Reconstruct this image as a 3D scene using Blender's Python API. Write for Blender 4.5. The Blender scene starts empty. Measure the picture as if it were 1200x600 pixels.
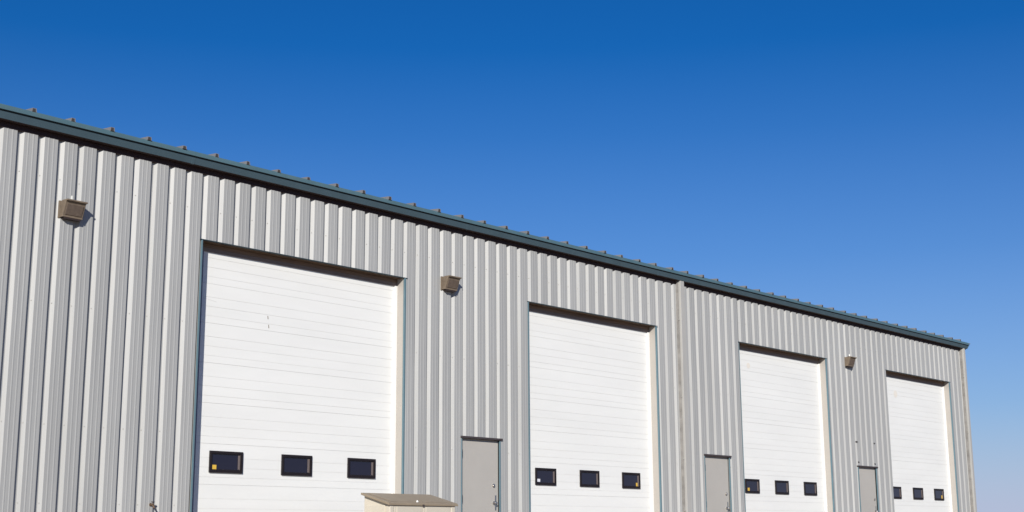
import bpy, math, random
from mathutils import Vector, Matrix
random.seed(7)
R = math.radians
sc = bpy.context.scene
col = sc.collection

# ------------------------------------------------------------------ materials
def mat(name, rgb, rough=.6, metal=0., noise=0., nscale=3., bump=0., bscale=40., spec=.5, stretch=(1, 1, 1), tint=None, coat=0.):
    m = bpy.data.materials.new(name); m.use_nodes = True
    nt = m.node_tree; b = nt.nodes['Principled BSDF']
    b.inputs['Base Color'].default_value = (*rgb, 1)
    b.inputs['Roughness'].default_value = rough
    b.inputs['Metallic'].default_value = metal
    b.inputs['Specular IOR Level'].default_value = spec
    b.inputs['Coat Weight'].default_value = coat
    tc = nt.nodes.new('ShaderNodeTexCoord'); mp = nt.nodes.new('ShaderNodeMapping')
    mp.inputs['Scale'].default_value = stretch
    nt.links.new(tc.outputs['Object'], mp.inputs['Vector'])
    if noise:
        n = nt.nodes.new('ShaderNodeTexNoise'); n.inputs['Scale'].default_value = nscale
        n.inputs['Detail'].default_value = 6; n.inputs['Roughness'].default_value = .62
        nt.links.new(mp.outputs['Vector'], n.inputs['Vector'])
        r = nt.nodes.new('ShaderNodeValToRGB')
        r.color_ramp.elements[0].position = .3; r.color_ramp.elements[1].position = .72
        t = tint or tuple(c * (1 - noise) for c in rgb)
        r.color_ramp.elements[0].color = (*t, 1)
        r.color_ramp.elements[1].color = (*[min(1, c * (1 + noise * .35)) for c in rgb], 1)
        nt.links.new(n.outputs['Fac'], r.inputs['Fac'])
        nt.links.new(r.outputs['Color'], b.inputs['Base Color'])
        mr = nt.nodes.new('ShaderNodeMapRange'); mr.inputs['To Min'].default_value = rough * .85; mr.inputs['To Max'].default_value = min(1, rough * 1.2)
        nt.links.new(n.outputs['Fac'], mr.inputs['Value']); nt.links.new(mr.outputs['Result'], b.inputs['Roughness'])
    if bump:
        n2 = nt.nodes.new('ShaderNodeTexNoise'); n2.inputs['Scale'].default_value = bscale; n2.inputs['Detail'].default_value = 4
        nt.links.new(mp.outputs['Vector'], n2.inputs['Vector'])
        bp = nt.nodes.new('ShaderNodeBump'); bp.inputs['Strength'].default_value = bump; bp.inputs['Distance'].default_value = .01
        nt.links.new(n2.outputs['Fac'], bp.inputs['Height']); nt.links.new(bp.outputs['Normal'], b.inputs['Normal'])
    return m

def wall_material():
    # painted light grey ribbed steel; every 0.91 m wide sheet weathered a little differently, faint rain streaks
    m = mat('light_grey_painted_steel', (.408, .409, .388), .47, noise=.07, nscale=1.2, stretch=(2.2, 2.2, .35), bump=.05, bscale=5)
    nt = m.node_tree; b = nt.nodes['Principled BSDF']
    ramp = b.inputs['Base Color'].links[0].from_socket
    geo = nt.nodes.new('ShaderNodeNewGeometry'); sx = nt.nodes.new('ShaderNodeSeparateXYZ')
    nt.links.new(geo.outputs['Position'], sx.inputs[0])
    dv = nt.nodes.new('ShaderNodeMath'); dv.operation = 'DIVIDE'; dv.inputs[1].default_value = .9144
    fl = nt.nodes.new('ShaderNodeMath'); fl.operation = 'FLOOR'
    wn = nt.nodes.new('ShaderNodeTexWhiteNoise'); wn.noise_dimensions = '1D'
    nt.links.new(sx.outputs['X'], dv.inputs[0]); nt.links.new(dv.outputs[0], fl.inputs[0]); nt.links.new(fl.outputs[0], wn.inputs['W'])
    mr = nt.nodes.new('ShaderNodeMapRange'); mr.inputs['To Min'].default_value = .94; mr.inputs['To Max'].default_value = 1.03
    nt.links.new(wn.outputs['Value'], mr.inputs['Value'])
    # streaks: noise stretched along the height
    cx = nt.nodes.new('ShaderNodeCombineXYZ'); s1 = nt.nodes.new('ShaderNodeMath'); s1.operation = 'MULTIPLY'; s1.inputs[1].default_value = 34
    s2 = nt.nodes.new('ShaderNodeMath'); s2.operation = 'MULTIPLY'; s2.inputs[1].default_value = .5
    nt.links.new(sx.outputs['X'], s1.inputs[0]); nt.links.new(sx.outputs['Z'], s2.inputs[0])
    nt.links.new(s1.outputs[0], cx.inputs['X']); nt.links.new(s2.outputs[0], cx.inputs['Z'])
    ns = nt.nodes.new('ShaderNodeTexNoise'); ns.inputs['Scale'].default_value = 1; ns.inputs['Detail'].default_value = 3
    nt.links.new(cx.outputs[0], ns.inputs['Vector'])
    m2 = nt.nodes.new('ShaderNodeMapRange'); m2.inputs['From Min'].default_value = .3; m2.inputs['From Max'].default_value = .7
    m2.inputs['To Min'].default_value = .93; m2.inputs['To Max'].default_value = 1.03
    nt.links.new(ns.outputs['Fac'], m2.inputs['Value'])
    mul = nt.nodes.new('ShaderNodeMath'); mul.operation = 'MULTIPLY'
    nt.links.new(mr.outputs[0], mul.inputs[0]); nt.links.new(m2.outputs[0], mul.inputs[1])
    mx = nt.nodes.new('ShaderNodeVectorMath'); mx.operation = 'SCALE'
    nt.links.new(ramp, mx.inputs[0]); nt.links.new(mul.outputs[0], mx.inputs['Scale'])
    nt.links.new(mx.outputs[0], b.inputs['Base Color'])
    return m

M = {}
M['wall'] = wall_material()
M['door'] = mat('white_painted_door_steel', (.835, .835, .785), .5, noise=.05, nscale=.8, stretch=(.5, 1, 2.5), bump=.03, bscale=6)
M['line'] = mat('dusty_door_joint', (.79, .78, .74), .8, noise=.15, nscale=4)
M['seam'] = mat('door_section_joint', (.64, .62, .59), .8, noise=.25, nscale=4)
M['gutter'] = mat('slate_teal_painted_steel', (.069, .117, .142), .45, noise=.12, nscale=2.5, stretch=(1, 1, 1), bump=.04, bscale=6)
M['lip'] = mat('slate_teal_gutter_lip', (.085, .155, .175), .45, noise=.12, nscale=3)
M['eave_shade'] = mat('dark_maroon_eave_shade', (.035, .016, .015), .7)
M['teal'] = mat('teal_blue_trim_steel', (.115, .19, .22), .45, noise=.1, nscale=3)
M['teal_dark'] = mat('dark_teal_trim_and_shade', (.03, .05, .06), .5)
M['jamb'] = mat('beige_jamb_steel', (.42, .39, .345), .55, noise=.06, nscale=2)
M['soff'] = mat('shade_brown_header_lining', (.26, .18, .125), .6, noise=.3, nscale=2.5, stretch=(.4, 4, 4))
M['jamb_shade'] = mat('dusky_blue_jamb_shade', (.16, .17, .24), .7, noise=.1)
M['header_shade'] = mat('taupe_header_shade', (.26, .21, .18), .7, noise=.15)
M['white'] = mat('white_vinyl_stop', (.82, .81, .77), .5)
M['frame'] = mat('black_brown_window_frame', (.009, .005, .006), .6)
M['reveal'] = mat('sunlit_window_reveal', (.16, .13, .12), .6)
M['glass'] = mat('dark_navy_glass', (.012, .0105, .024), .06, spec=.5)
M['yellow'] = mat('yellow_sticker', (.72, .46, .06), .5)
M['paper'] = mat('white_sticker', (.75, .76, .78), .5)
M['mandoor'] = mat('taupe_painted_door', (.455, .432, .385), .5, noise=.05, nscale=1.6, bump=.03, bscale=12)
M['drip'] = mat('dark_brown_drip_cap', (.055, .043, .043), .6)
M['chrome'] = mat('brushed_nickel', (.55, .52, .48), .28, metal=1)
M['darkmetal'] = mat('dark_bronze_metal', (.05, .04, .04), .5, metal=.4)
M['spout'] = mat('warm_light_grey_downspout', (.43, .42, .385), .5, noise=.08, nscale=3, stretch=(1, 1, .3))
M['tan'] = mat('tan_edge_strip', (.30, .285, .26), .7, noise=.35, nscale=5)
M['roof'] = mat('galvanised_roof_steel', (.235, .232, .225), .5, metal=.2, noise=.15, nscale=2)
M['hollow_shade'] = mat('dark_rib_end_shade', (.05, .04, .035), .8)
M['lamp'] = mat('sun_faded_bronze_housing', (.19, .145, .10), .65, noise=.25, nscale=9, bump=.15, bscale=60)
M['lens'] = mat('dusty_prismatic_lens', (.155, .118, .09), .4, noise=.3, nscale=14, bump=.3, bscale=90)
M['lampdark'] = mat('dark_lamp_underside', (.035, .022, .018), .6)
M['cell'] = mat('clear_photocell', (.55, .55, .50), .2)
M['bin'] = mat('cream_resin', (.62, .565, .455), .5, noise=.05, nscale=5, bump=.06, bscale=50)
M['lid'] = mat('taupe_resin', (.30, .24, .165), .5, noise=.14, nscale=4, bump=.1, bscale=35)
M['brass'] = mat('weathered_brass', (.20, .13, .08), .45, metal=.6)
M['rust'] = mat('rust_mark', (.16, .12, .07), .8)
M['stain'] = mat('pale_yellow_stain', (.80, .755, .66), .6)

def ground_mat(name, a, b_, s1, s2, bump):
    m = bpy.data.materials.new(name); m.use_nodes = True; nt = m.node_tree; b = nt.nodes['Principled BSDF']
    b.inputs['Roughness'].default_value = .95
    tc = nt.nodes.new('ShaderNodeTexCoord')
    n = nt.nodes.new('ShaderNodeTexNoise'); n.inputs['Scale'].default_value = s1; n.inputs['Detail'].default_value = 8
    v = nt.nodes.new('ShaderNodeTexVoronoi'); v.inputs['Scale'].default_value = s2
    nt.links.new(tc.outputs['Object'], n.inputs['Vector']); nt.links.new(tc.outputs['Object'], v.inputs['Vector'])
    r = nt.nodes.new('ShaderNodeValToRGB'); r.color_ramp.elements[0].position = .35; r.color_ramp.elements[1].position = .65
    r.color_ramp.elements[0].color = (*a, 1); r.color_ramp.elements[1].color = (*b_, 1)
    nt.links.new(n.outputs['Fac'], r.inputs['Fac'])
    mx = nt.nodes.new('ShaderNodeMix'); mx.data_type = 'RGBA'; mx.blend_type = 'MULTIPLY'; mx.inputs['Factor'].default_value = .25
    nt.links.new(r.outputs['Color'], mx.inputs['A']); nt.links.new(v.outputs['Color'], mx.inputs['B'])
    nt.links.new(mx.outputs['Result'], b.inputs['Base Color'])
    bp = nt.nodes.new('ShaderNodeBump'); bp.inputs['Strength'].default_value = bump; bp.inputs['Distance'].default_value = .02
    nt.links.new(v.outputs['Distance'], bp.inputs['Height']); nt.links.new(bp.outputs['Normal'], b.inputs['Normal'])
    return m
M['gravel'] = ground_mat('pale_tan_gravel', (.22, .155, .095), (.30, .21, .135), .7, 38, .6)
M['concrete'] = ground_mat('weathered_concrete', (.25, .19, .13), (.32, .25, .175), 1.3, 160, .15)

# ------------------------------------------------------------------ mesh helper
class MB:
    def __init__(s): s.v = []; s.f = []; s.m = []
    def face(s, pts, mi=0):
        i = len(s.v); s.v += [tuple(p) for p in pts]; s.f.append(tuple(range(i, i + len(pts)))); s.m.append(mi)
    def box(s, x0, x1, y0, y1, z0, z1, mi=0):
        i = len(s.v)
        s.v += [(x0,y0,z0),(x1,y0,z0),(x1,y1,z0),(x0,y1,z0),(x0,y0,z1),(x1,y0,z1),(x1,y1,z1),(x0,y1,z1)]
        for q in ((0,3,2,1),(4,5,6,7),(0,1,5,4),(1,2,6,5),(2,3,7,6),(3,0,4,7)):
            s.f.append(tuple(i + k for k in q)); s.m.append(mi)
        return s
    def hexa(s, p, mi=0):      # 8 corners: bottom ring ccw then top ring
        i = len(s.v); s.v += [tuple(q) for q in p]
        for q in ((0,3,2,1),(4,5,6,7),(0,1,5,4),(1,2,6,5),(2,3,7,6),(3,0,4,7)):
            s.f.append(tuple(i + k for k in q)); s.m.append(mi)
        return s
    def prism(s, prof, x0, x1, mi=0, mis=None, caps=True):   # profile in (y,z), ccw seen from +x ; swept along x
        i = len(s.v); n = len(prof)
        s.v += [(x0, y, z) for y, z in prof] + [(x1, y, z) for y, z in prof]
        for k in range(n):
            j = (k + 1) % n
            s.f.append((i + k, i + n + k, i + n + j, i + j)); s.m.append(mis[k] if mis else mi)
        if caps:
            s.f.append(tuple(i + k for k in range(n))); s.m.append(mi)
            s.f.append(tuple(i + n + k for k in reversed(range(n)))); s.m.append(mi)
        return s
    def tube(s, a, b, r, mi=0, n=12, r2=None):
        a = Vector(a); b = Vector(b); d = (b - a).normalized()
        u = d.orthogonal().normalized(); w = d.cross(u); i = len(s.v); r2 = r if r2 is None else r2
        for c, rr in ((a, r), (b, r2)):
            for k in range(n):
                t = 2 * math.pi * k / n; s.v.append(tuple(c + u * math.cos(t) * rr + w * math.sin(t) * rr))
        for k in range(n):
            j = (k + 1) % n; s.f.append((i + k, i + j, i + n + j, i + n + k)); s.m.append(mi)
        s.f.append(tuple(i + k for k in reversed(range(n)))); s.m.append(mi)
        s.f.append(tuple(i + n + k for k in range(n))); s.m.append(mi)
        return s
    def ring(s, x0, x1, z0, z1, w, y0, y1, mi=0, mis=None):   # rectangular frame as four mitred pieces; inner faces may take their own material
        o = [(x0,z0),(x1,z0),(x1,z1),(x0,z1)]; q = [(x0+w,z0+w),(x1-w,z0+w),(x1-w,z1-w),(x0+w,z1-w)]
        for k in range(4):
            j = (k + 1) % 4
            for (A, B, C_, D, yy) in ((o[k], o[j], q[j], q[k], y0),):
                s.face([(A[0],yy,A[1]),(B[0],yy,B[1]),(C_[0],yy,C_[1]),(D[0],yy,D[1])], mi)
            s.face([(o[k][0],y1,o[k][1]),(o[j][0],y1,o[j][1]),(o[j][0],y0,o[j][1]),(o[k][0],y0,o[k][1])], mi)
            im = mis[k] if mis else mi
            s.face([(q[k][0],y0,q[k][1]),(q[j][0],y0,q[j][1]),(q[j][0],y1,q[j][1]),(q[k][0],y1,q[k][1])], im)
        return s
    def build(s, name, mats, parent=None, bevel=0., smooth=False):
        if not isinstance(mats, (list, tuple)): mats = [mats]
        org = Vector((0, 0, 0)); q = parent
        while q is not None: org += q.location; q = q.parent
        me = bpy.data.meshes.new(name)
        me.from_pydata([tuple(Vector(p) - org) for p in s.v], [], s.f); me.update()
        for m_ in mats: me.materials.append(m_)
        for poly, k in zip(me.polygons, s.m): poly.material_index = k; poly.use_smooth = smooth
        o = bpy.data.objects.new(name, me); col.objects.link(o); o.parent = parent
        if bevel:
            w = o.modifiers.new('bevel', 'BEVEL'); w.width = bevel; w.segments = 2; w.limit_method = 'ANGLE'; w.angle_limit = R(40)
        return o

def tag(o, label=None, cat=None, group=None, kind=None):
    if label: o['label'] = label
    if cat: o['category'] = cat
    if group: o['group'] = group
    if kind: o['kind'] = kind
    return o
def empty(name, loc):
    o = bpy.data.objects.new(name, None); col.objects.link(o); o.location = loc; o.empty_display_size = .3; return o

# ------------------------------------------------------------------ measured layout (metres)
P = .3048                       # rib pitch
DOOR_T = 4.877; MAN_T = 2.19
DOORS = [(3.30, 7.56), (10.90, 15.12), (18.49, 22.63), (26.02, 30.15)]
WINX = [3.72, 5.10, 6.49], [11.28, 12.65, 14.05], [18.81, 20.16, 21.54], [26.26, 27.64, 29.02]
MEN = [(9.02, 10.05), (16.85, 17.87), (24.07, 25.09)]
XL, XR = -14.0, 31.2
TOP = 5.975
REC = .20                       # recess of the big doors
MREC = .042

# ------------------------------------------------------------------ setting
def sheet(name, x0, x1, y0, y1, z, m, kind='structure'):
    b = MB(); b.face([(x0,y0,z),(x1,y0,z),(x1,y1,z),(x0,y1,z)])
    return tag(b.build(name, m), kind=kind)
sheet('ground', -4000, 4000, -4000, 4000, -.08, M['gravel'])
apr = MB(); apr.box(XL + 1, XR + 1, -6.5, 0.02, -.3, -.004)
tag(apr.build('concrete_apron', M['concrete']), kind='structure')

# ------------------------------------------------------------------ building
bld = empty('warehouse', (8.6, 9, 0))
tag(bld, 'long light grey ribbed steel warehouse with four white overhead doors and dark teal gutter', 'building')

# --- ribbed front wall as one sheet with the openings cut out
openings = [(a, b_, -1, DOOR_T) for a, b_ in DOORS] + [(a, b_, -1, MAN_T) for a, b_ in MEN]
prof = []                       # (x, y) with y>0 into the wall
n0 = int(math.floor(XL / P)); n1 = int(XR / P) + 1
for n in range(n0, n1):
    x = n * P; j = random.uniform(-.003, .003)
    sl = .043 + random.choice((0, 0, .003, -.004, .010)) + j    # slope width differs a little from rib to rib
    dj = random.uniform(-.002, .002)
    prof += [(x, 0), (x + .050, 0), (x + .056, -.0027), (x + .070, -.0027), (x + .076, 0),
             (x + .124, 0), (x + .130, -.0027), (x + .144, -.0027), (x + .150, 0), (x + .199, 0),
             (x + .206, .042 + dj), (x + P - sl, .042 + dj)]
xs_cut = sorted(set([o[0] for o in openings] + [o[1] for o in openings] + [XR]))
def yat(x):
    for a, b_ in zip(prof, prof[1:]):
        if a[0] <= x <= b_[0]: return a[1] + (b_[1] - a[1]) * (x - a[0]) / max(1e-9, b_[0] - a[0])
    return 0
pp = [q for q in prof if q[0] < XR and all(abs(q[0] - c) > .004 for c in xs_cut)] + [(c, yat(c)) for c in xs_cut]
pp.sort()
zs = sorted(set([0.0, MAN_T, DOOR_T, TOP] + [i * .42 for i in range(1, 14) if abs(i * .42 - MAN_T) > .1 and abs(i * .42 - DOOR_T) > .1]))
import mathutils
def warp(x, z):                 # slight oil-canning and crooked ribs
    nx = mathutils.noise.noise(Vector((x * 1.7, z * .55, 3.1))) * .0045
    ny = mathutils.noise.noise(Vector((x * .9, z * .8, 9.7))) * .004
    return nx, ny
wb = MB(); nz = len(zs)
for (x, y) in pp:
    for z in zs:
        nx, ny = warp(x, z); 
        if any(abs(x - c) < 1e-6 for c in xs_cut): nx = 0
        wb.v.append((x + nx, y + ny, z))
for i in range(len(pp) - 1):
    xm = (pp[i][0] + pp[i + 1][0]) / 2
    for k in range(nz - 1):
        zm = (zs[k] + zs[k + 1]) / 2
        if any(a < xm < b_ and c < zm < d for a, b_, c, d in openings): continue
        a = i * nz + k; b_ = (i + 1) * nz + k
        wb.f.append((a, b_, b_ + 1, a + 1)); wb.m.append(0)
# screw heads in rows on the ribs
for n in range(-2, int(XR / P)):
    for z in (.9, 1.95, 3.6, 5.35):
        x = n * P + P - .03
        if any(a - .05 < x < b_ + .05 and z < d for a, b_, c, d in openings): continue
        nx, ny = warp(x, z); y = yat(x)
        if random.random() < .8: wb.tube((x + nx, y + ny + .002, z), (x + nx - .003, y + ny - .006, z), .0085, 1, 6)
wall = wb.build('wall', [M['wall'], M['spout']], bld)
# end and back walls + inner backing so no light leaks
sb = MB()
sb.box(XL, XL + .05, .05, 18, 0, 5.98); sb.box(XR - .02, XR + .03, .06, 18, 0, 5.98); sb.box(XL, XR, 17.95, 18, 0, 5.98)
for s_ in (XR + .03,):
    x = s_
    for k in range(58):
        y = .2 + k * P; sb.hexa([(x, y, 0), (x + .03, y + .03, 0), (x + .03, y + .20, 0), (x, y + .23, 0), (x, y, 5.97), (x + .03, y + .03, 5.97), (x + .03, y + .20, 5.97), (x, y + .23, 5.97)])
rise = 9 / 12
for x in (XL, XR - .02):        # gable triangles
    sb.prism([(.05, 5.98), (18, 5.98), (9.02, 5.98 + rise)], x, x + .05)
sb.build('side_wall', M['wall'], bld)

# --- roof: 1:12 gable with standing seams
SL = 1 / 12.
rf = MB()
GX0, GX1 = XL - .1, 31.55
rf.hexa([(GX0, -.16, 6.149), (GX1, -.16, 6.149), (GX1, 9, 6.149 + 9.16 * SL), (GX0, 9, 6.149 + 9.16 * SL),
         (GX0, -.16, 6.164), (GX1, -.16, 6.164), (GX1, 9, 6.164 + 9.16 * SL), (GX0, 9, 6.164 + 9.16 * SL)])
rf.hexa([(GX0, 9.001, 6.149 + 9.16 * SL), (GX1, 9.001, 6.149 + 9.16 * SL), (GX1, 18.2, 6.149), (GX0, 18.2, 6.149),
         (GX0, 9.001, 6.164 + 9.16 * SL), (GX1, 9.001, 6.164 + 9.16 * SL), (GX1, 18.2, 6.164), (GX0, 18.2, 6.164)])
roof = rf.build('roof', M['roof'], bld)
k = 0
SEAM0 = .326; sx = SEAM0 - .6096 * 3
while sx < 31.4:
    b = MB(); w0, w1, h = .036, .028, .052 + random.uniform(-.006, .006)
    j = random.uniform(-.012, .012); x = sx + j; ya = -.180 + random.uniform(-.012, .012); z0 = 6.1655
    def zz(y): return z0 + (y + .16) * SL
    yb = 9
    b.hexa([(x - w0, ya, zz(ya)), (x + w0, ya, zz(ya)), (x + w0, yb, zz(yb)), (x - w0, yb, zz(yb)),
            (x - w1, ya, zz(ya) + h), (x + w1, ya, zz(ya) + h), (x + w1, yb, zz(yb) + h), (x - w1, yb, zz(yb) + h)])
    # dark face paints the shade inside the open rib end, with its lighter folded edge left round it
    e = .007; y2 = ya - .002
    b.face([(x - w0 + .002, y2, zz(ya) + .002), (x + w0 - .018, y2, zz(ya) + .002), (x + w1 - .016, y2, zz(ya) + h - e), (x - w1 + .002, y2, zz(ya) + h - e)], 1)
    b.build('roof_seam', [M['roof'], M['hollow_shade']], roof)
    sx += .6096

# --- eave gutter: vertical face, groove coloured dark as shade, rolled lip
g = MB()
GP = [(.0, 5.985), (-.122, 5.985), (-.160, 6.074), (-.145, 6.078), (-.145, 6.088), (-.186, 6.096), (-.182, 6.136), (-.163, 6.169), (.0, 6.120)]
cuts = [XL - .15, -9.1, -3.06, 2.98, 9.05, 15.1, 21.2, 27.3, 31.36]
for a, c in zip(cuts, cuts[1:]):
    g.prism(GP, a + .0015, c - .0015, 0, mis=[2, 0, 0, 3, 3, 1, 1, 1, 1])  # underside coloured near-black as shade
for c in cuts[1:-1]:            # overlapping joint strips
    g.prism([(-.09, 5.9825), (-.1243, 5.9825), (-.1628, 6.0735), (-.1475, 6.0735), (-.12, 6.0)], c - .035, c + .02, 0)
g.hexa([(31.36, -.122, 5.985), (31.375, -.122, 5.985), (31.375, 0, 5.985), (31.36, 0, 5.985), (31.36, -.186, 6.12), (31.43, -.186, 6.12), (31.43, 0, 6.12), (31.36, 0, 6.12)], 0)
gut = g.build('gutter', [M['gutter'], M['lip'], M['eave_shade'], M['teal_dark']], bld)
# roof edge trim along the right-hand rake
rk = MB(); rk.hexa([(31.37, .002, 5.99), (31.57, .002, 5.99), (31.57, 9, 6.74), (31.37, 9, 6.74), (31.37, .002, 6.215), (31.57, .002, 6.215), (31.57, 9, 6.965), (31.37, 9, 6.965)])
rk.build('rake_trim', M['gutter'], bld)

ec = MB(); ec.box(XL, XR - .01, -.008, .06, 5.908, 5.984); ec.build('eave_shade_strip', M['eave_shade'], bld)  # dark strip painted as the gutter's shadow on the wall top

# --- downspouts: at the building joint and at the corner
def spout(x0, x1, ydep, top):
    b = MB(); b.box(x0, x1, -ydep, .03, 0.05, top, 0)
    o = b.build('downspout', M['spout'], bld, bevel=.008)
    c = MB(); c.box(x0 - .022, x0 - .001, -.062, .03, .05, top - .002, 0)
    for z in (.95, 2.05, 3.4, 5.1): c.box(x0 - .04, x0 - .002, -.078, -.0625, z, z + .02, 1)
    c.build('spout_edge_strip', [M['tan'], M['spout']], o)  # tan strip along the left edge of the downspout
spout(15.95, 16.10, .115, 5.983)
spout(31.10, 31.23, .115, 5.983)

# --- trims round the openings
for (a, c) in DOORS:
    tw, tp = (.022, -.012) if a < 15 else (.008, .002)   # the far doors have a slimmer trim on this side
    b = MB(); b.box(a - tw, a, tp, .016, 0, DOOR_T, 0); b.build('door_trim', M['teal'], bld, bevel=.003)
    b = MB(); b.box(c, c + .034, -.016, .020, 0, DOOR_T, 0); b.build('door_trim', M['teal'], bld, bevel=.003)
    b = MB(); b.box(a - .045, c + .07, -.014, .046, DOOR_T + .0005, DOOR_T + .010, 0); b.build('drip_edge', M['teal_dark'], bld)
    b = MB(); b.box(a - .02, a - .0005, .018, REC + .06, 0, DOOR_T); b.build('door_jamb', M['jamb'], bld)
    b = MB(); b.box(c + .0005, c + .03, .022, REC + .06, 0, DOOR_T); b.build('door_jamb', M['jamb'], bld)
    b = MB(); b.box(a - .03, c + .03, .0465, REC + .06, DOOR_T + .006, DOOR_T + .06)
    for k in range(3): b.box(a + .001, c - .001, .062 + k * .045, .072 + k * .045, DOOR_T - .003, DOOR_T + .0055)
    b.build('door_header', M['soff'], bld)  # brown puts shade and ground bounce into the lining's colour
for i, (a, c) in enumerate(MEN):
    b = MB(); b.box(a - .004, a + .016, -.010, MREC + .03, 0, MAN_T - .022, 0); b.build('door_trim', M['teal'], bld, bevel=.002)
    b = MB(); b.box(c - .006, c + .016, -.010, .018, 0, MAN_T - .022, 0); b.build('door_trim', M['teal'], bld, bevel=.002)
    b = MB(); b.box(a - .02, c + .055, -.030, MREC + .03, MAN_T - .021, MAN_T + .014, 0); b.build('drip_edge', M['drip'], bld)

# --- overhead doors
SEC = .6096
def overhead(idx, a, c):
    b = MB(); y = REC; zc = 0.
    x0, x1 = a - .03, c + .03
    minor = (.21, .355, .50)    # measured downward from the top of each section
    for s in range(8):
        zt = (s + 1) * SEC; zb = s * SEC
        edges = [zb + .0016] + [zt - m_ for m_ in reversed(minor)] + [zt - .0016]
        dy = random.uniform(-.0012, .0012)
        for k in range(4):
            za = edges[k] + (.0022 if k else 0); ze = edges[k + 1] - (.0022 if k < 3 else 0)
            yj = y + dy + random.uniform(-.0006, .0006)
            # shallow cushion: tops lean back by a hair
            b.hexa([(x0, yj, za), (x1, yj, za), (x1, yj + .04, za), (x0, yj + .04, za), (x0, yj + .0012, ze), (x1, yj + .0012, ze), (x1, yj + .04, ze), (x0, yj + .04, ze)], 0)
        for m_ in minor:
            b.box(x0, x1, y + dy + .0032, y + .03, zt - m_ - .0021, zt - m_ + .0021, 1)
        b.box(x0, x1, y + .0055, y + .03, zb - .0015, zb + .0015, 2)
    b.box(x0, x1, y + .0402, y + .05, 0, DOOR_T + .04, 0)
    if idx == 0:               # scratches and a rust scuff
        for (x, z, l) in ((4.745, 3.845, .05), (4.765, 3.70, .055)):
            b.hexa([(x, y - .0022, z), (x + .012, y - .0022, z), (x + .012, y + .004, z), (x, y + .004, z), (x - .006, y - .0022, z + l), (x + .004, y - .0022, z + l), (x + .004, y + .004, z + l), (x - .006, y + .004, z + l)], 3)
        b.hexa([(3.5, y - .0022, 4.03), (3.74, y - .0022, 3.993), (3.74, y + .004, 3.993), (3.5, y + .004, 3.993), (3.5, y - .0022, 4.038), (3.74, y - .0022, 3.999), (3.74, y + .004, 4.0), (3.5, y + .004, 4.0)], 1)
    if idx in (2, 3):
        cx_, cz_, rr = ((26.94, 4.30, .10) if idx == 3 else (19.18, 4.40, .07))
        n = 18; pts = [(cx_ + rr * 1.1 * math.cos(t * 2 * math.pi / n) * (1 + .15 * math.sin(3 * t)), y - .0024, cz_ + rr * math.sin(t * 2 * math.pi / n)) for t in range(n)]
        b.face(list(pts), 4)
    d = b.build('overhead_door', [M['door'], M['line'], M['seam'], M['rust'], M['stain']], bld)
    b = MB(); b.box(a + .001, c - .001, REC - .022, REC - .003, DOOR_T - .062, DOOR_T - .0035); b.build('top_seal_shade', M['soff'], d)  # header trim whose brown also paints the shade there
    b = MB(); b.box(a + .001, c - .001, REC - .012, REC - .003, DOOR_T - .122, DOOR_T - .0625); b.build('header_shade_band', M['header_shade'], d)  # taupe strip colours in the header's shadow on the door
    # side strips: white stop at right, jamb's shadow painted blue at left
    b = MB(); b.box(c - .055, c - .0005, REC - .03, REC - .003, 0, DOOR_T - .123); b.build('stop_and_shade_strip', M['white'], d)
    b = MB(); b.box(a + .001, a + .16, REC - .018, REC - .003, 0, DOOR_T - .123); b.build('stop_and_shade_strip', M['jamb_shade'], d)
    for k, wx in enumerate(WINX[idx]):
        x0, x1, z0, z1 = wx, wx + .615, 1.398, 1.722
        f = MB(); f.ring(x0, x1, z0, z1, .038, y - .026, y + .012)
        f.build('window_frame', [M['frame']], d, bevel=.004)
        iv = MB(); iv.ring(x0 + .0385, x1 - .0385, z0 + .0385, z1 - .0385, .010, y - .018, y + .002, 0, mis=[0, 1, 0, 0])
        iv.box(x1 - .082, x1 - .0535, y - .012, y - .006, z0 + .056, z1 - .056, 1)  # sunlight on the right reveal put in as a lighter colour
        iv.build('window_reveal', [M['frame'], M['reveal']], d)
        g_ = MB(); t1, t2 = random.uniform(-.002, .002), random.uniform(-.002, .002)
        g_.face([(x0 + .045, y - .0035 + t1*.5, z0 + .05), (x1 - .05, y - .0035, z0 + .05), (x1 - .05, y - .0035 + t2*.5, z1 - .05), (x0 + .05, y - .0035, z1 - .05)])
        g_.build('window_pane', M['glass'], d)
    for (w, ox, oz, sw, sh, mm, nm) in STK[idx]:
        x = WINX[idx][w] + ox; z = 1.398 + oz
        s_ = MB(); s_.box(x, x + sw, y - .0075, y - .0052, z, z + sh)
        tag(s_.build('sticker', M[mm], d), label=nm)
    # lift handle low on the door and a lock bar
    h = MB(); xm = (a + c) / 2; h.box(xm - .09, xm + .09, y - .012, y - .0016, .28, .30); h.box(xm - .08, xm - .06, y - .045, y - .0125, .283, .297); h.box(xm + .06, xm + .08, y - .045, y - .0125, .283, .297); h.box(xm - .08, xm + .08, y - .055, y - .0455, .282, .298)
    h.build('lift_handle', M['darkmetal'], d)
    return d
STK = [[(0, .05, .045, .085, .07, 'yellow', 'square yellow sticker in the corner of a door window')],
       [(0, .055, .06, .09, .055, 'paper', 'torn white sticker in the corner of a door window'), (2, .48, .05, .085, .07, 'yellow', 'yellow sticker in the corner of a door window')],
       [(0, .11, .05, .08, .07, 'yellow', 'small yellow sticker in the corner of a door window')],
       [(2, .47, .05, .08, .09, 'yellow', 'yellow sticker in the corner of a door window')]]
for i, (a, c) in enumerate(DOORS): overhead(i, a, c)

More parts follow.
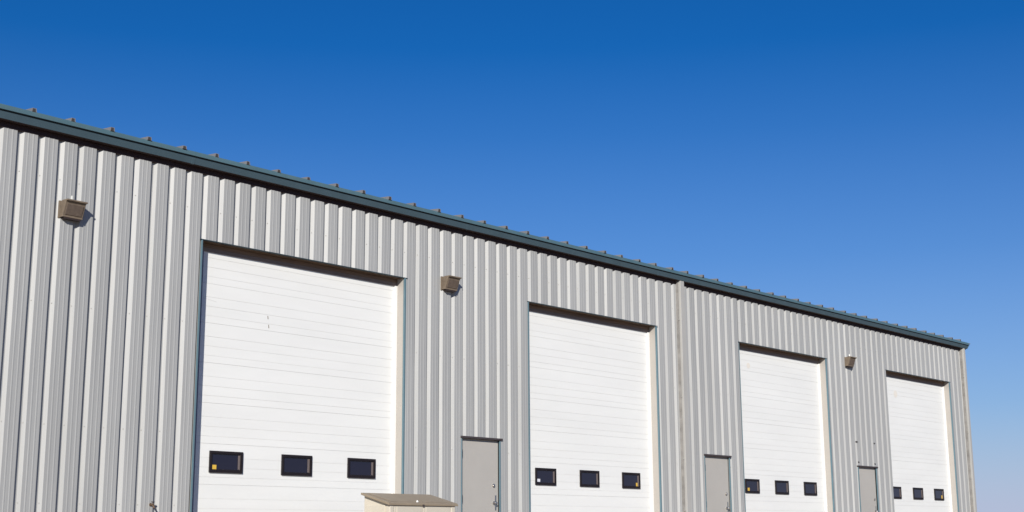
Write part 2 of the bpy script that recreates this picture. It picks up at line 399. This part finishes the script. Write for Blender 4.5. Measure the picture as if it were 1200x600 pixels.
# --- entry doors
def entry(a, c, i):
    b = MB(); y = MREC
    b.box(a + .017, c + .014, y + .012, y + .03, 0, MAN_T - .02)
    b.box(a + .03, c - .010, y - .002, y + .0115, .012, MAN_T - .055)
    d = b.build('entry_door', M['mandoor'], bld, bevel=.003)
    for z in (.22, 1.10, 1.90):
        h = MB(); h.box(a + .0165, a + .040, y - .020, y - .0025, z - .06, z + .06); h.tube((a + .028, y - .034, z - .065), (a + .028, y - .034, z + .065), .012)
        h.build('hinge', M['darkmetal'], d)
    xk = c - .135
    h = MB(); h.tube((xk, y - .0025, 1.345), (xk, y - .02, 1.345), .032, 0, 20); h.tube((xk, y - .0205, 1.345), (xk, y - .03, 1.345), .022, 0, 16)
    h.build('deadbolt', M['chrome'], d, bevel=.002)
    h = MB(); h.tube((xk + .01, y - .0025, 1.03), (xk + .01, y - .014, 1.03), .034, 0, 20); h.tube((xk + .01, y - .0145, 1.03), (xk + .01, y - .045, 1.03), .014, 0, 12)
    h.tube((xk + .01, y - .0455, 1.03), (xk + .01, y - .062, 1.03), .024, 0, 18, .03); h.tube((xk + .01, y - .0625, 1.03), (xk + .01, y - .08, 1.03), .03, 0, 18, .02)
    h.build('door_knob', M['chrome'], d)
    h = MB(); h.box(c - .098, c - .058, y - .007, y - .0025, .90, 1.17)
    h.build('latch_guard', M['chrome'], d, bevel=.0015)
    s_ = MB(); s_.box(a, c, -.06, .10, -.003, .011); s_.build('threshold', M['darkmetal'], d)
for i, (a, c) in enumerate(MEN): entry(a, c, i)
# dark bolt stubs left over above the last entry door
for (x, z) in ((24.07, 2.815), (25.05, 2.82), (24.10, 2.29), (25.02, 2.275)):
    b = MB(); b.tube((x, .034, z), (x, -.006, z), .022, 0, 10); b.tube((x, -.0065, z), (x, -.03, z), .011, 0, 8)
    b.build('anchor_bolt', M['darkmetal'], bld)

# ------------------------------------------------------------------ wall lamps
def lamp(x, z, label, w, cell):
    t = empty('wall_lamp', (x, 0, z)); tag(t, label, 'wall lamp', 'wall lamps along the front wall')
    h = .236; X0, X1 = x, x + w; dt, db = .180, .092
    b = MB()
    b.prism([(.0 - .004, z), (-.004, z + h), (-dt, z + h), (-dt, z + h - .022), (-dt + .02, z + h - .03), (-db, z + .022), (-db, z)], X0, X1, 0, mis=[0, 0, 0, 0, 0, 0, 1])
    b.box(X0 - .008, X1 + .008, -.0038, .03, z - .008, z + h + .008, 0)
    b.build('housing', [M['lamp'], M['lampdark']], t, bevel=.006)
    # hood lip that overhangs the sides at the top of the front
    b = MB(); b.hexa([(X0 + .002, -dt - .012, z + h - .018), (X1 + .010, -dt - .012, z + h - .018), (X1 + .010, -.06, z + h - .012), (X0 + .002, -.06, z + h - .012),
                      (X0 + .002, -dt - .012, z + h + .004), (X1 + .010, -dt - .012, z + h + .004), (X1 + .010, -.06, z + h + .006), (X0 + .002, -.06, z + h + .006)])
    b.build('hood', M['lamp'], t, bevel=.003)
    # lens set into the sloping front
    ya, za = -dt + .02, z + h - .034; yb, zb = -db, z + .026
    def pt(s, e=0): return (ya + (yb - ya) * s - e * .9, za + (zb - za) * s - e * .5)
    b = MB(); s0, s1 = .12, .93
    (y0, q0), (y1, q1) = pt(s0, .008), pt(s1, .008); (y2, q2), (y3, q3) = pt(s0, -.004), pt(s1, -.004)
    b.prism([(y2, q2), (y0, q0), (y1, q1), (y3, q3)], X0 + .03, X1 - .03)
    b.build('lens', M['lens'], t, bevel=.003)
    b = MB(); b.box(X0 + .03, X1 - .03, -db + .004, -.02, z - .02, z - .001); b.build('bottom_tray', M['lampdark'], t)
    if cell:
        b = MB(); cx_ = X0 + w * .45; b.tube((cx_, -.07, z + h + .0065), (cx_, -.07, z + h + .03), .028, 1, 12); b.tube((cx_, -.07, z + h + .031), (cx_, -.07, z + h + .085), .022, 0, 12, .016)
        b.build('photocell', [M['cell'], M['lampdark']], t)
lamp(.895, 4.805, 'faded bronze wall lamp with photocell at the bare wall left of the first overhead door', .312, True)
lamp(8.50, 4.80, 'faded bronze wall lamp between the first and second overhead doors', .312, False)
lamp(23.66, 4.775, 'smallest looking bronze wall lamp right of the third overhead door', .312, True)

# ------------------------------------------------------------------ outdoor tap
t = empty('water_tap', (2.60, 0, .86)); tag(t, 'small dark brass water tap low on the ribbed wall', 'tap')
b = MB(); b.tube((2.60, .03, .90), (2.60, -.07, .90), .014, 0, 10); b.tube((2.60, -.05, .90), (2.61, -.09, .85), .013, 0, 10); b.tube((2.60, .004, .90), (2.60, -.008, .90), .024, 0, 12)
b.build('spout', M['brass'], t)
b = MB(); b.tube((2.60, -.055, .912), (2.60, -.056, .932), .007, 1, 8); b.tube((2.60, -.056, .9325), (2.60, -.057, .943), .024, 0, 12)
b.build('tap_handle', [M['darkmetal'], M['brass']], t)

# ------------------------------------------------------------------ resin storage bin
bx0, bx1, byf, byb = 5.42, 6.79, -1.955, -1.40
t = empty('storage_bin', ((bx0 + bx1) / 2, -1.7, 0)); tag(t, 'cream resin storage bin with sloping taupe lid before the first overhead door', 'storage bin')
zf, zb = .915, 1.062
b = MB(); b.prism([(byf, -.0035), (byf, zf), (byb, zb), (byb, -.0035)], bx0, bx1)
for z in (.12, .33, .54, .75):  # moulded side bands
    b.prism([(byf + .09, z), (byf + .09, z + .15), (byb - .05, z + .15), (byb - .05, z)], bx0 - .012, bx0 - .0005)
body = b.build('bin_body', M['bin'], t, bevel=.008)
for (xa, xb) in ((bx0 - .014, bx0 + .07), (bx1 - .07, bx1 + .014)):
    b = MB(); b.box(xa, xb, byf - .022, byf + .05, -.0035, zf - .012); b.build('corner_post', M['bin'], t, bevel=.012)
xm = (bx0 + bx1) / 2
for (xa, xb) in ((bx0 + .078, xm - .004), (xm + .004, bx1 - .078)):
    b = MB(); b.box(xa, xb, byf - .018, byf - .001, .05, zf - .02)
    for z in (.13, .34, .55, .76): b.box(xa + .05, xb - .05, byf - .026, byf - .0182, z, z + .115)
    b.build('bin_door', M['bin'], t, bevel=.005)
def lz(y): return zf + .012 + (zb - zf) * (y - byf) / (byb - byf)
b = MB(); X0, X1, YF, YB = bx0 - .06, bx1 + .055, -2.0, -1.385
b.prism([(YF, lz(YF) - .022), (YB, lz(YB) - .02), (YB, lz(YB) + .012), (YF + .02, lz(YF + .02) + .016), (YF, lz(YF) + .006)], X0, X1)
b.prism([(YF + .06, lz(YF + .06) + .0165), (YB - .05, lz(YB - .05) + .0135), (YB - .07, lz(YB - .07) + .022), (YF + .08, lz(YF + .08) + .024)], X0 + .10, X1 - .10)
lid = b.build('lid', M['lid'], t, bevel=.006)
b = MB(); b.box(xm - .045, xm - .01, YF - .012, YF - .0005, lz(YF) - .026, lz(YF) - .006); b.box(xm + .005, xm + .10, byf - .04, byf - .027, zf - .024, zf - .012)
b.build('hasp', M['drip'], lid)
b = MB(); b.tube((xm - .105, YF + .05, lz(YF + .05) + .017), (xm - .105, YF + .05, lz(YF + .05) + .043), .018, 0, 12, .012); b.build('lid_knob', M['white'], lid)

# ------------------------------------------------------------------ camera (solved from the rib pitch and door heights)
f_px, yaw, pit, roll = 1580.63, .84952, .20575, -.0060
F = Vector((math.sin(yaw) * math.cos(pit), math.cos(yaw) * math.cos(pit), math.sin(pit)))
R0 = Vector((math.cos(yaw), -math.sin(yaw), 0)); U0 = R0.cross(F)
Rv = math.cos(roll) * R0 + math.sin(roll) * U0; Uv = -math.sin(roll) * R0 + math.cos(roll) * U0
cd = bpy.data.cameras.new('camera'); cam = bpy.data.objects.new('camera', cd); col.objects.link(cam)
cd.sensor_width = 36; cd.lens = f_px / 1200 * 36; cd.clip_start = .05; cd.clip_end = 12000
cam.matrix_world = Matrix(((Rv.x, Uv.x, -F.x, -8.641), (Rv.y, Uv.y, -F.y, -16.765), (Rv.z, Uv.z, -F.z, .413), (0, 0, 0, 1)))
sc.camera = cam

# ------------------------------------------------------------------ light
sd = Vector((-1.2, -1.0, .66)).normalized()      # towards the sun
elev = math.asin(sd.z); az = math.atan2(sd.x, sd.y)   # azimuth clockwise from +y
L = bpy.data.lights.new('sun', 'SUN'); L.energy = 5.0; L.angle = R(.53); L.color = (1, .955, .90)
so = bpy.data.objects.new('sun', L); col.objects.link(so); so.rotation_euler = sd.to_track_quat('Z', 'Y').to_euler(); so.location = (-20, -20, 15)
w = bpy.data.worlds.new('World'); sc.world = w; w.use_nodes = True; nt = w.node_tree
bg = nt.nodes['Background']; sk = nt.nodes.new('ShaderNodeTexSky'); sk.sky_type = 'NISHITA'; sk.sun_disc = False
sk.sun_elevation = elev; sk.sun_rotation = az % (2 * math.pi); sk.altitude = 0; sk.air_density = 1.15; sk.dust_density = 0; sk.ozone_density = 10
h0 = nt.nodes.new('ShaderNodeHueSaturation'); h0.inputs['Saturation'].default_value = 1.125
hs = nt.nodes.new('ShaderNodeGamma'); hs.inputs['Gamma'].default_value = 1.15
nt.links.new(sk.outputs['Color'], h0.inputs['Color']); nt.links.new(h0.outputs['Color'], hs.inputs['Color']); # pale band of haze low in the sky
g_ = nt.nodes.new('ShaderNodeNewGeometry'); vm = nt.nodes.new('ShaderNodeVectorMath'); vm.operation = 'SCALE'; vm.inputs['Scale'].default_value = -1
sp = nt.nodes.new('ShaderNodeSeparateXYZ'); rp = nt.nodes.new('ShaderNodeValToRGB'); mxs = nt.nodes.new('ShaderNodeMix'); mxs.data_type = 'RGBA'
nt.links.new(g_.outputs['Incoming'], vm.inputs[0]); nt.links.new(vm.outputs[0], sp.inputs[0]); nt.links.new(sp.outputs['Z'], rp.inputs['Fac'])
e_ = rp.color_ramp.elements; e_[0].position = .0; e_[0].color = (.82,) * 3 + (1,); e_[1].position = .35; e_[1].color = (0, 0, 0, 1)
for p_, f_ in ((.017, .8), (.09, .42), (.20, .16), (.29, .045)):
    q_ = e_.new(p_); q_.color = (f_,) * 3 + (1,)
nt.links.new(rp.outputs['Color'], mxs.inputs['Factor']); nt.links.new(hs.outputs['Color'], mxs.inputs['A'])
mxs.inputs['B'].default_value = (.45 / .066, .49 / .066, .70 / .066, 1)
nt.links.new(mxs.outputs['Result'], bg.inputs['Color']); bg.inputs['Strength'].default_value = .067

vs = sc.view_settings; vs.view_transform = 'Standard'; vs.look = 'None'; vs.exposure = 0; vs.gamma = 1; vs.use_curve_mapping = False
sc.render.engine = 'CYCLES'
